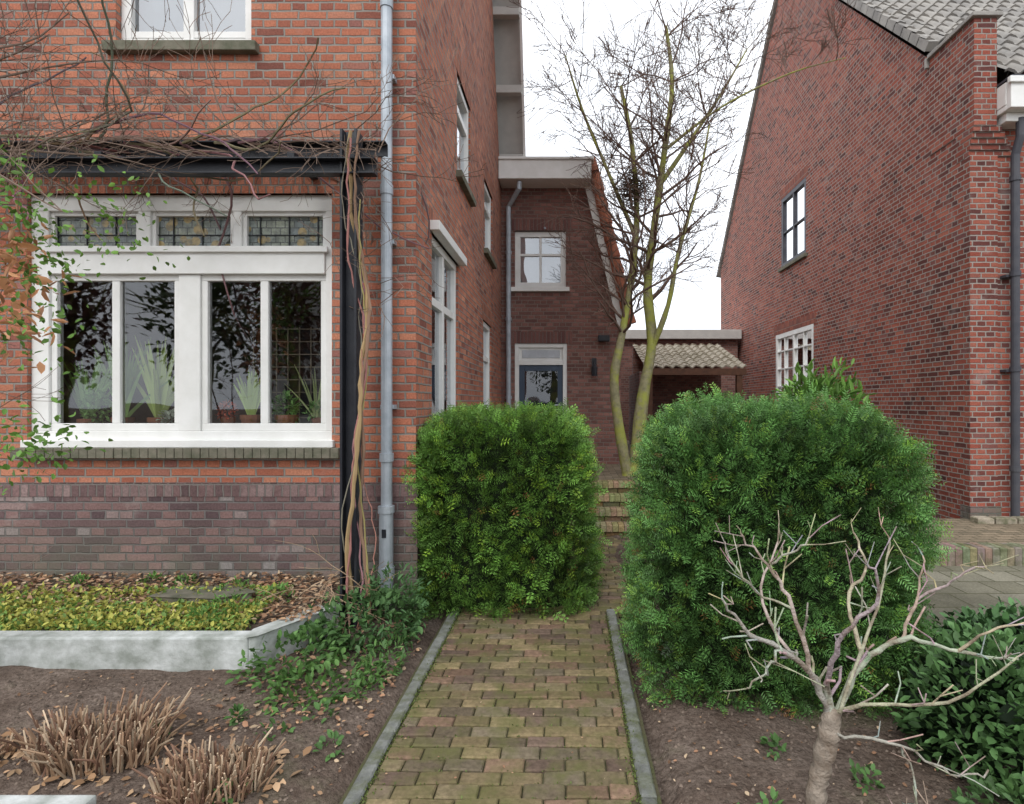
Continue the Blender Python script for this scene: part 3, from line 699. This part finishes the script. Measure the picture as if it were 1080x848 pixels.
litter('fallen_leaves', .4, 2.0, 1.4, 3.2, 420, lambda a, b: gh(a, b) + .01, brn, .008, .03)
litter('path_debris', -.8, .27, 1.2, 6, 200, lambda a, b: .017, brn, .006, .016)
n = 9000; p = np.stack([NR.uniform(-4, 2.2, n), NR.uniform(1.3, 3.9, n), np.zeros(n)], 1); k = ((p[:, 0] < -.92) | (p[:, 0] > .38)) & ~((p[:,0]<-1.7)&(p[:,1]>3.2)); p = p[k]; n = len(p)
p[:, 2] = [gh(a, b) + .001 for a, b in p[:, :2]]
CL = ([(.5, 0, 0), (0, .5, 0), (-.5, 0, 0), (0, -.5, 0), (.05, .02, .5)], [(0, 1, 4), (1, 2, 4), (2, 3, 4), (3, 0, 4)])
d = rdir(n); d[:, 2] = 0
scatter('soil_crumbs', CL, p, d, np.tile(np.array([0, 0, 1.0]), (n, 1)), NR.uniform(.006, .022, n), np.array([.14, .108, .086]) * NR.uniform(.5, 1.6, (n, 1)), M_litter)
n = 6500; sd = NR.random(n); p = np.stack([np.where(sd < .4, -.80 + NR.normal(0, .02, n), np.where(sd < .8, .275 + NR.normal(0, .02, n), NR.uniform(-.8, .27, n))), NR.uniform(1.2, 4.1, n), np.full(n, .006)], 1)
rr_ = sd >= .8; p[rr_, 1] = .8 + rw * np.round((p[rr_, 1] - .8) / rw) + NR.normal(0, .003, rr_.sum())
scatter('path_moss', LEAF, p, rdir(n, .6), rdir(n, 1), NR.uniform(.006, .014, n), np.array([.12, .155, .04]) * NR.uniform(.6, 1.3, (n, 1)), M_leaf)

def stubs(name, cx, cy, rad, n, h):
    mb = MB(); e = empty(name)
    for i in range(n):
        a = R.uniform(0, 6.283); r = rad * math.sqrt(R.random()); x, y = cx + r * math.cos(a), cy + r * math.sin(a) * .7
        ln = h * R.uniform(.35, 1.1); lean = .35 * r / rad + R.gauss(0, .3)
        a += R.gauss(0, .6); dx, dy = math.cos(a) * lean, math.sin(a) * lean; g = R.uniform(.5, 1.25)
        c = tuple(v * g for v in R.choice([(.42, .28, .18), (.32, .20, .13), (.52, .40, .28), (.22, .13, .09)]))
        mb.tube([(x, y, -.01), (x + dx * ln * .5, y + dy * ln * .5, ln * .55), (x + dx * ln * (1.0 + R.uniform(-.3, .3)), y + dy * ln, ln * R.uniform(.8, 1))], [.005, .0045, .0035], 4, 0, c)
    mb.build('stalks', [M_twig], e, col=True, uv=False)
    litter('broken_stalks', cx - rad * 1.5, cx + rad * 1.5, cy - rad, cy + rad, 120, lambda a, b: gh(a, b) + .012, [(.42, .28, .17), (.3, .18, .1)], .02, .06).parent = e
stubs('cut_back_grass', -2.08, 2.52, .27, 560, .17); stubs('cut_back_grass', -1.42, 2.26, .20, 440, .15); stubs('cut_back_grass', -2.55, 2.45, .12, 120, .10)

# ================================================================== TREES
def walk(p, d, L, r0, r1, segs, wob, trop):
    pts = [Vector(p)]; d = Vector(d).normalized()
    for i in range(segs):
        d = (d + Vector((R.gauss(0, wob), R.gauss(0, wob), R.gauss(0, wob) + trop))).normalized(); pts.append(pts[-1] + d * (L / segs))
    return pts, [r0 + (r1 - r0) * i / segs for i in range(segs + 1)]
def grow(mb, p, d, L, r, lvl, col, dens=4, trop=.05, maxlvl=3, spread=.8, rmin=.0022, m=0, wob=.13):
    segs = 5 if lvl < maxlvl else 3
    pts, rad = walk(p, d, L, r, max(r * .35, rmin), segs, wob, trop)
    g = R.uniform(.8, 1.2); mb.tube(pts, rad, 6 if r > .015 else (4 if r > .006 else 3), m, tuple(c * g for c in col), cap=False)
    if lvl >= maxlvl: return
    for i in range(dens):
        t = R.uniform(.25, .98); k = min(int(t * segs), segs - 1); q = pts[k].lerp(pts[k + 1], t * segs - k)
        dd = (pts[k + 1] - pts[k]).normalized(); ax = Vector((R.gauss(0, 1), R.gauss(0, 1), R.gauss(0, 1))).normalized()
        nd = (dd + (ax - dd * ax.dot(dd)).normalized() * spread * R.uniform(.6, 1.3))
        grow(mb, q, nd, L * R.uniform(.4, .65) * (1.15 - .4 * t), max(rad[k] * .55, rmin), lvl + 1, col, dens, trop, maxlvl, spread, rmin, m, wob)
def stem(mb, pts, rad, col, sub=4, jit=.0):
    P_ = [Vector(p) for p in pts]; out = []; rr = []
    for i in range(len(P_) - 1):
        p0 = P_[max(i - 1, 0)]; p1 = P_[i]; p2 = P_[i + 1]; p3 = P_[min(i + 2, len(P_) - 1)]
        for k in range(sub):
            t = k / sub; t2 = t * t; t3 = t2 * t
            q = .5 * ((2 * p1) + (-p0 + p2) * t + (2 * p0 - 5 * p1 + 4 * p2 - p3) * t2 + (-p0 + 3 * p1 - 3 * p2 + p3) * t3)
            if jit and k: q = q + Vector((R.gauss(0, jit), R.gauss(0, jit), R.gauss(0, jit)))
            out.append(q); rr.append((rad[i] + (rad[i + 1] - rad[i]) * t) * R.uniform(.88, 1.14))
    out.append(P_[-1]); rr.append(rad[-1]); mb.tube(out, rr, 10 if rad[0] > .02 else 6, 0, col, cap=True); return out, rr
T = empty('bare_tree'); mb = MB(); tb = (.24, .22, .13); tw = (.15, .10, .08)
SA = [(.84, 8.0, .45), (.70, 7.95, 1.2), (.63, 7.9, 1.88), (.74, 7.9, 2.5), (.88, 8.0, 3.3), (.96, 8.05, 4.15), (.90, 8.1, 5.2), (.75, 8.2, 6.1)]
SB = [(.92, 8.05, .45), (1.05, 8.1, 1.6), (1.18, 8.1, 2.4), (1.12, 8.1, 3.2), (1.22, 8.0, 4.15), (1.36, 8.0, 5.2), (1.47, 8.1, 6.1), (1.38, 8.1, 6.9)]
SC = [(1.18, 8.1, 2.3), (1.38, 7.9, 2.9), (1.50, 7.8, 3.6), (1.75, 7.7, 4.5), (1.9, 7.7, 5.3)]
SD = [(1.28, 8.0, 4.6), (1.75, 8.1, 5.3), (2.2, 8.2, 6.0), (2.6, 8.3, 6.7)]
SE = [(.94, 8.05, 3.9), (.55, 8.2, 4.9), (.2, 8.3, 5.8), (-.05, 8.3, 6.6)]
SF = [(1.36, 8.0, 5.1), (2.1, 7.8, 5.6), (3.0, 7.7, 6.0), (3.7, 7.6, 6.15)]
for s, r0, r1 in ((SA, .085, .025), (SB, .105, .022), (SC, .045, .012), (SD, .035, .01), (SE, .035, .01), (SF, .022, .005)):
    k = len(s); o, rr = stem(mb, s, [r0 + (r1 - r0) * (i / (k - 1)) ** .8 for i in range(k)], tb)
    nn_ = len(o)
    for i in range(34 if s in (SA, SB) else (7 if s is SF else 18)):
        j = R.randrange(int(nn_ * (.40 if s in (SA, SB) else .3)), nn_); a = R.uniform(0, 6.28)
        dd = Vector((math.cos(a), math.sin(a) * .8, R.uniform(.2, 1.2)))
        grow(mb, o[j], dd, R.uniform(.6, 1.4) * (.6 if s is SF else 1), max(rr[j] * .4, .007), 1, tw, 5, .05, 3, .75, .0035, 1, .17)
mb.build('trunk_and_branches', [M_bark, M_twig], T, col=True, uv=False, smooth=True)
N_ = empty('bird_nest'); mb = MB()
for i in range(420):
    a = Vector((.90 + R.gauss(0, .13), 8.0 + R.gauss(0, .12), 4.55 + R.gauss(0, .16))); d = Vector(tuple(rdir(1)[0])) * R.uniform(.08, .22); d.z *= .5
    mb.tube([a - d, a + d], .004, 3, 0, (.10, .07, .05), cap=False)
mb.build('nest_twigs', [M_twig], N_, col=True, uv=False)

T = empty('pruned_fig_shrub'); mb = MB(); pc = (.44, .40, .33)
def twigs(o, rr, i0, lvl=0):
    for i in range(i0, len(o)):
        if R.random() < .62:
            d = (o[i] - o[i - 1]).normalized() + Vector((R.gauss(0, .8), R.gauss(0, .8), R.gauss(.3, .5)))
            l = R.uniform(.03, .17); q = o[i] + d.normalized() * l; mid = o[i].lerp(q, .5) + Vector((R.gauss(0, .012), R.gauss(0, .01), R.gauss(0, .012)))
            r = max(rr[i] * .5, .0025); cc = tuple(c * R.uniform(.7, 1.15) for c in pc)
            mb.tube([o[i], mid, q], [r, r * .8, r * .8], 6, 0, cc)
            if R.random() < .6:
                e_ = mid + Vector((R.gauss(0, .04), R.gauss(0, .04), R.uniform(.01, .08))); mb.tube([mid, e_], [r * .7, r * .6], 5, 0, cc)
def br(pts, r0, r1):
    k = len(pts); o, rr = stem(mb, pts, [r0 + (r1 - r0) * i / (k - 1) for i in range(k)], tuple(c * R.uniform(.8, 1.1) for c in pc), 5, .006)
    twigs(o, rr, 3)
Tk = [(.93, 2.15, -.05), (.935, 2.15, .10), (.96, 2.14, .22), (.975, 2.13, .33), (1.0, 2.13, .40)]
stem(mb, Tk, [.042, .034, .037, .038, .022], (.28, .235, .19), 6, .004)
t0 = (.985, 2.13, .36)
br([t0, (.90, 2.1, .54), (.76, 2.05, .66), (.62, 2.0, .75), (.53, 1.97, .87)], .015, .004)
br([(.90, 2.1, .53), (.845, 2.15, .77), (.77, 2.2, .92), (.68, 2.25, 1.03)], .010, .0035)
br([(.77, 2.2, .91), (.84, 2.15, .98), (.89, 2.1, 1.05)], .006, .003)
br([(.96, 2.12, .5), (.97, 2.0, .74), (1.06, 1.95, .88), (1.0, 1.92, 1.02)], .011, .0035)
br([t0, (.96, 2.12, .5)], .016, .012)
br([t0, (1.14, 2.2, .54), (1.29, 2.2, .63), (1.47, 2.15, .61), (1.66, 2.1, .60)], .016, .004)
br([(1.29, 2.2, .63), (1.38, 2.25, .78), (1.43, 2.3, .93)], .008, .003)
br([(1.38, 2.25, .77), (1.48, 2.2, .86), (1.58, 2.15, .93)], .006, .003)
br([(1.14, 2.2, .54), (1.13, 2.3, .74), (1.23, 2.35, .88), (1.2, 2.4, 1.0)], .010, .0035)
br([(1.47, 2.15, .61), (1.55, 2.1, .70), (1.68, 2.05, .76)], .006, .003)
br([(.76, 2.05, .67), (.66, 1.9, .66), (.58, 1.85, .62)], .006, .003)
br([(.845, 2.15, .77), (.72, 2.2, .82), (.62, 2.2, .95)], .006, .003)
br([(1.0, 2.1, .40), (1.25, 2.3, .72), (1.35, 2.4, .98)], .008, .0035)
br([(.93, 2.15, .48), (.80, 2.35, .72), (.9, 2.45, .95)], .008, .0035)
br([(.985, 2.13, .38), (1.06, 2.05, .46), (1.3, 1.95, .52), (1.5, 1.9, .70)], .009, .0035)
br([(.98, 2.1, .33), (1.2, 2.05, .31), (1.34, 2.0, .24), (1.46, 1.98, .27)], .006, .003)
br([(1.2, 2.05, .31), (1.22, 2.0, .16), (1.16, 1.98, .04)], .004, .0025)
mb.build('branches', [M_stubbark], T, col=True, uv=False, smooth=True)

# ================================================================== PERGOLA + WISTERIA
G = empty('steel_pergola'); mb = MB()
mb.box(-1.548, -1.53, 3.84, 3.96, 0, 3.40); mb.box(-1.452, -1.434, 3.84, 3.96, 0, 3.40); mb.box(-1.53, -1.452, 3.895, 3.905, 0, 3.40)
mb.box(-6, -1.30, 3.86, 3.875, 3.08, 3.19); mb.box(-6, -1.30, 3.80, 3.86, 3.178, 3.19); mb.box(-6, -1.30, 3.80, 3.86, 3.08, 3.092)
mb.box(-6, -1.30, 4.08, 4.095, 3.31, 3.40); mb.box(-6, -1.30, 4.02, 4.08, 3.388, 3.40); 
for x in (-1.9, -3.2, -4.6): mb.box(x, x + .05, 3.83, 4.2, 3.19, 3.24)
mb.build('posts_and_beams', [M_dark], G, bevel=.003)
W = empty('wisteria_vine'); mb = MB(); wc = (.36, .28, .18)
for k in range(7):
    ph = R.uniform(0, 6.28); rr_ = R.uniform(.03, .085); fq = R.uniform(2.0, 4.6); top = (3.35, 3.35, 3.3, 2.9, 2.6, 3.3, 1.9)[k]
    cx = (-1.42, -1.40, -1.43, -1.38, -1.41, -1.45, -1.38)[k]; pts = []; r0 = (.014, .010, .007, .0055, .005, .004, .004)[k]; rs = []
    drift = 0
    for i in range(46):
        z = .05 + i * (top - .05) / 45; a = ph + z * fq + .5 * math.sin(z * 2 + k); drift += R.gauss(0, .007); drift *= .93
        pts.append((cx + rr_ * math.cos(a) * (.7 + .3 * math.sin(z * 3 + k)) + drift, 3.85 + rr_ * math.sin(a) * .7 - .03, z)); rs.append(r0 * R.uniform(.7, 1.3) * (1.15 - .3 * i / 45))
    mb.tube(pts, rs, 6, 0, tuple(c * R.uniform(.6, 1.1) for c in wc))
tc = (.20, .145, .115)
for i in range(56):
    x = R.uniform(-4.6, -1.3); grow(mb, (x, R.uniform(3.85, 4.12), R.uniform(3.18, 3.4)), (R.choice((-1, 1)) * R.uniform(.5, 1.2), R.uniform(-.4, .2), R.uniform(-.1, .6)), R.uniform(.5, 1.2), .0055, 1, tc, 4, -.02, 3, .7, .0018, 0, .22)
for i in range(26):
    pts, rad = walk((R.uniform(-4.7, -2.2), 3.95, 3.35), (1, 0, .03), R.uniform(1.0, 2.0), .010, .005, 16, .2, -.01); mb.tube(pts, rad, 5, 0, tuple(c * R.uniform(.7, 1.3) for c in tc))
for i in range(26):
    grow(mb, (R.uniform(-1.6, -1.3), 3.93, R.uniform(1.9, 3.4)), (R.uniform(-.4, .9), R.uniform(-.3, .1), R.uniform(-.8, .6)), R.uniform(.3, .7), .0035, 1, tc, 3, -.04, 2, .8, .0016, 0, .25)
for i in range(12):
    grow(mb, (R.uniform(-3.6, -1.8), 3.93, 3.15), (R.uniform(-.6, .6), R.uniform(-.3, .1), -1), R.uniform(.15, .4), .003, 1, tc, 2, -.02, 2, .8, .0014, 0, .2)
for i in range(18):
    grow(mb, (R.uniform(-1.7, -1.25), 3.8, R.uniform(.1, .4)), (R.uniform(-1, .5), R.uniform(-.6, 0), R.uniform(-.2, .7)), R.uniform(.2, .5), .004, 1, (.38, .27, .18), 3, -.08, 2, .8, .0016)
mb.build('vine_stems', [M_twig], W, col=True, uv=False)

T = empty('border_shrub'); mb = MB()
def bl_(p, d, L, r):
    pts, rad = walk(p, d, L, r, .003, 8, .12, .0); mb.tube(pts, rad, 5, 0, tc)
    for q in pts[2:]:
        grow(mb, q, (R.uniform(-.3, 1), R.uniform(-.5, .5), R.uniform(-.6, .8)), R.uniform(.2, .5), .003, 1, tc, 3, 0, 2, .8, .0013)
for i in range(8): bl_((-3.35, 3.0 + R.uniform(-.3, .3), R.uniform(2.6, 3.9)), (R.uniform(.6, 1), R.uniform(-.2, .2), R.uniform(-.1, .5)), R.uniform(.6, 1.3), .008)
for i in range(4): bl_((-3.28, 3.0, .0), (R.uniform(-.05, .03), R.uniform(-.1, .1), 1), R.uniform(2.4, 3.2), .009)
mb.build('branches', [M_twig], T, col=True, uv=False)
def leafcloud(nm, n, xr, zr, col, size, tmpl=LEAF, par=None, cl=26):
    cx = NR.uniform(*xr, cl); cz = NR.uniform(*zr, cl); ci = NR.integers(0, cl, n)
    p = np.stack([cx[ci] + NR.normal(0, .05, n), 3.0 + NR.normal(0, .12, n), cz[ci] + NR.normal(0, .07, n)], 1)
    return scatter(nm, tmpl, p, rdir(n, -.3), rdir(n, 1), size * NR.uniform(.7, 1.2, n), np.array(col) * NR.uniform(.6, 1.4, (n, 1)), M_leaf, par)
leafcloud('green_leaves', 560, (-3.05, -2.70), (1.15, 2.9), (.13, .26, .05), .042, par=T)
leafcloud('green_leaves', 200, (-2.9, -2.2), (2.3, 2.8), (.14, .27, .05), .036, par=T)
leafcloud('withered_leaves', 130, (-3.05, -2.80), (1.85, 2.45), (.58, .30, .16), .085, tmpl=LONG, par=T, cl=18)
leafcloud('withered_leaves', 50, (-3.05, -2.80), (1.85, 2.45), (.55, .28, .14), .08, par=T, cl=12)

WP = empty('snake_plant'); mb = MB()
def blades(cx, cy, z, n, h, col, spread=.35, w=.035):
    for i in range(n):
        a = R.uniform(0, 6.28); sp = R.uniform(0, spread); hh = h * R.uniform(.6, 1.05); dx, dy = math.cos(a) * sp, math.sin(a) * sp * .25
        pr = []
        for k in range(6):
            t = k / 5; ww = w * (1 - t ** 2.2) * .5 + .001; x = cx + dx * t * (1 + .3 * t); y = cy + dy * t; zz = z + hh * (t - .25 * sp * t * t)
            pr.append(((x - ww, y, zz), (x + ww, y + .006, zz)))
        g = R.uniform(.6, 1.3)
        for k in range(5): mb.face([pr[k][0], pr[k][1], pr[k + 1][1], pr[k + 1][0]], 0, tuple(min(c * g, .85) for c in col))
def pot(cx, cy, z, r, h): mb.tube([(cx, cy, z), (cx, cy, z + h * .8), (cx, cy, z + h * .8), (cx, cy, z + h)], [r * .75, r, r * 1.1, r * 1.1], 12, 1)
PY = 4.44
blades(-3.2, PY, 1.40, 26, .68, (.50, .66, .20)); pot(-3.2, PY, 1.27, .07, .16)
blades(-3.48, PY, 1.40, 24, .66, (.36, .60, .20), .4); pot(-3.48, PY, 1.27, .07, .16)
blades(-2.48, PY, 1.42, 26, .38, (.48, .68, .18), .14); pot(-2.48, PY, 1.27, .07, .18)
blades(-3.76, PY, 1.40, 22, .55, (.32, .56, .18), .3); pot(-3.76, PY, 1.27, .06, .15)
pot(-2.66, PY, 1.27, .05, .16); pot(-2.2, PY, 1.27, .08, .18); pot(-1.95, PY, 1.27, .05, .16)
blades(-1.97, PY, 1.40, 14, .45, (.5, .6, .26), .22, .014)
mb.build('blades_and_pots', [M_leaf, M_pot], WP, col=True, uv=False)
e = empty('potted_houseplants')
plant('succulents', (-3.05, 4.40, 1.42), (.13, .05, .06), 260, (.70, .78, .68), size=.04, parent=e)
plant('red_flowers', (-2.66, 4.42, 1.48), (.06, .04, .07), 120, (.85, .2, .12), size=.035, parent=e)
plant('trailing_foliage', (-2.2, 4.42, 1.5), (.12, .05, .12), 260, (.30, .55, .18), size=.04, parent=e)
plant('trailing_foliage', (-3.68, 4.42, 1.5), (.12, .05, .14), 260, (.30, .55, .18), size=.04, parent=e)
plant('trailing_foliage', (-1.95, 4.42, 1.47), (.08, .05, .08), 140, (.30, .55, .18), size=.035, parent=e)

# ================================================================== STREET BEHIND THE CAMERA (reflected in the windows)
Hh = empty('street_house'); mb = MB()
mb.box(-14, -4, -24, -18, 0, 5.5); mb.prism([(-14.3, -17.6, 5.4), (-14.3, -24.4, 5.4), (-14.3, -21, 9)], (10.6, 0, 0), 1)
for i in range(4):
    for z in (1, 3.6): mb.box(-13.3 + i * 2.4, -12 + i * 2.4, -18.0, -17.95, z, z + 1.4, 2)
mb.build('house_body', [M_cream, M_pant, M_dark], Hh)
for k, (x, y) in enumerate(((-8.6, -9), (-11.5, -9.5), (-15.5, -9), (-1, -14), (7, -12))):
    T = empty('street_tree'); mb = MB(); mb.tube([(x, y, 0), (x + .1, y, 2.5), (x, y, 5)], [.2, .15, .07], 8, 0, (.12, .09, .07))
    for i in range(10): grow(mb, (x, y, R.uniform(2.4, 5)), (R.gauss(0, 1), R.gauss(0, 1), .8), 2.4, .04, 1, (.1, .08, .06), 4, .05, 2, .8)
    mb.build('trunk', [M_bark], T, col=True, uv=False)
    plant('foliage', (x, y, 4.2 if k < 3 else 4.3), (1.6, 1.6, 2.3), 1100, ((.16, .08, .06), (.09, .13, .05))[k % 2], size=.27, parent=T, shell=.1)

# ================================================================== LIGHT / SKY / CAMERA
w = bpy.data.worlds.new('World'); scene.world = w; w.use_nodes = True; nt = w.node_tree; nt.nodes.clear()
el, rot = math.radians(42), math.radians(200)
sky = nt.nodes.new('ShaderNodeTexSky'); sky.sky_type = 'NISHITA'; sky.sun_disc = False; sky.sun_elevation = el; sky.sun_rotation = rot; sky.dust_density = 4; sky.air_density = 1
hs = nt.nodes.new('ShaderNodeHueSaturation'); hs.inputs['Saturation'].default_value = .25; nt.links.new(sky.outputs[0], hs.inputs['Color'])
tc_ = nt.nodes.new('ShaderNodeTexCoord'); nz = nt.nodes.new('ShaderNodeTexNoise'); nz.inputs['Scale'].default_value = 2.2; nz.inputs['Detail'].default_value = 3
nt.links.new(tc_.outputs['Generated'], nz.inputs['Vector'])
cr = nt.nodes.new('ShaderNodeValToRGB'); cr.color_ramp.elements[0].position = .35; cr.color_ramp.elements[0].color = (9.2, 9.8, 10.7, 1); cr.color_ramp.elements[1].position = .65; cr.color_ramp.elements[1].color = (12.6, 12.9, 13.4, 1)
nt.links.new(nz.outputs['Fac'], cr.inputs[0])
mx = nt.nodes.new('ShaderNodeMix'); mx.data_type = 'RGBA'; mx.inputs[0].default_value = .85
nt.links.new(hs.outputs[0], mx.inputs[6]); nt.links.new(cr.outputs[0], mx.inputs[7])
bg = nt.nodes.new('ShaderNodeBackground'); bg.inputs[1].default_value = .15; nt.links.new(mx.outputs[2], bg.inputs[0])
o = nt.nodes.new('ShaderNodeOutputWorld'); nt.links.new(bg.outputs[0], o.inputs[0])
sl = bpy.data.lights.new('sun', 'SUN'); sl.energy = 1.4; sl.angle = math.radians(25); sl.color = (1, .98, .94); so = bpy.data.objects.new('sun', sl); scene.collection.objects.link(so)
so.rotation_euler = Vector((.25, .72, -.75)).to_track_quat('-Z', 'Y').to_euler()
cam = bpy.data.cameras.new('camera'); cam.sensor_width = 36; cam.lens = 20; cam.shift_x = -60 / 1080; cam.shift_y = 0.0; cam.clip_end = 1500; cam.clip_start = .05
co = bpy.data.objects.new('camera', cam); scene.collection.objects.link(co); co.location = (0, 0, 1.55); co.rotation_euler = (math.radians(90), 0, 0)
scene.camera = co
scene.view_settings.view_transform = 'Standard'; scene.view_settings.look = 'None'; scene.view_settings.exposure = 0
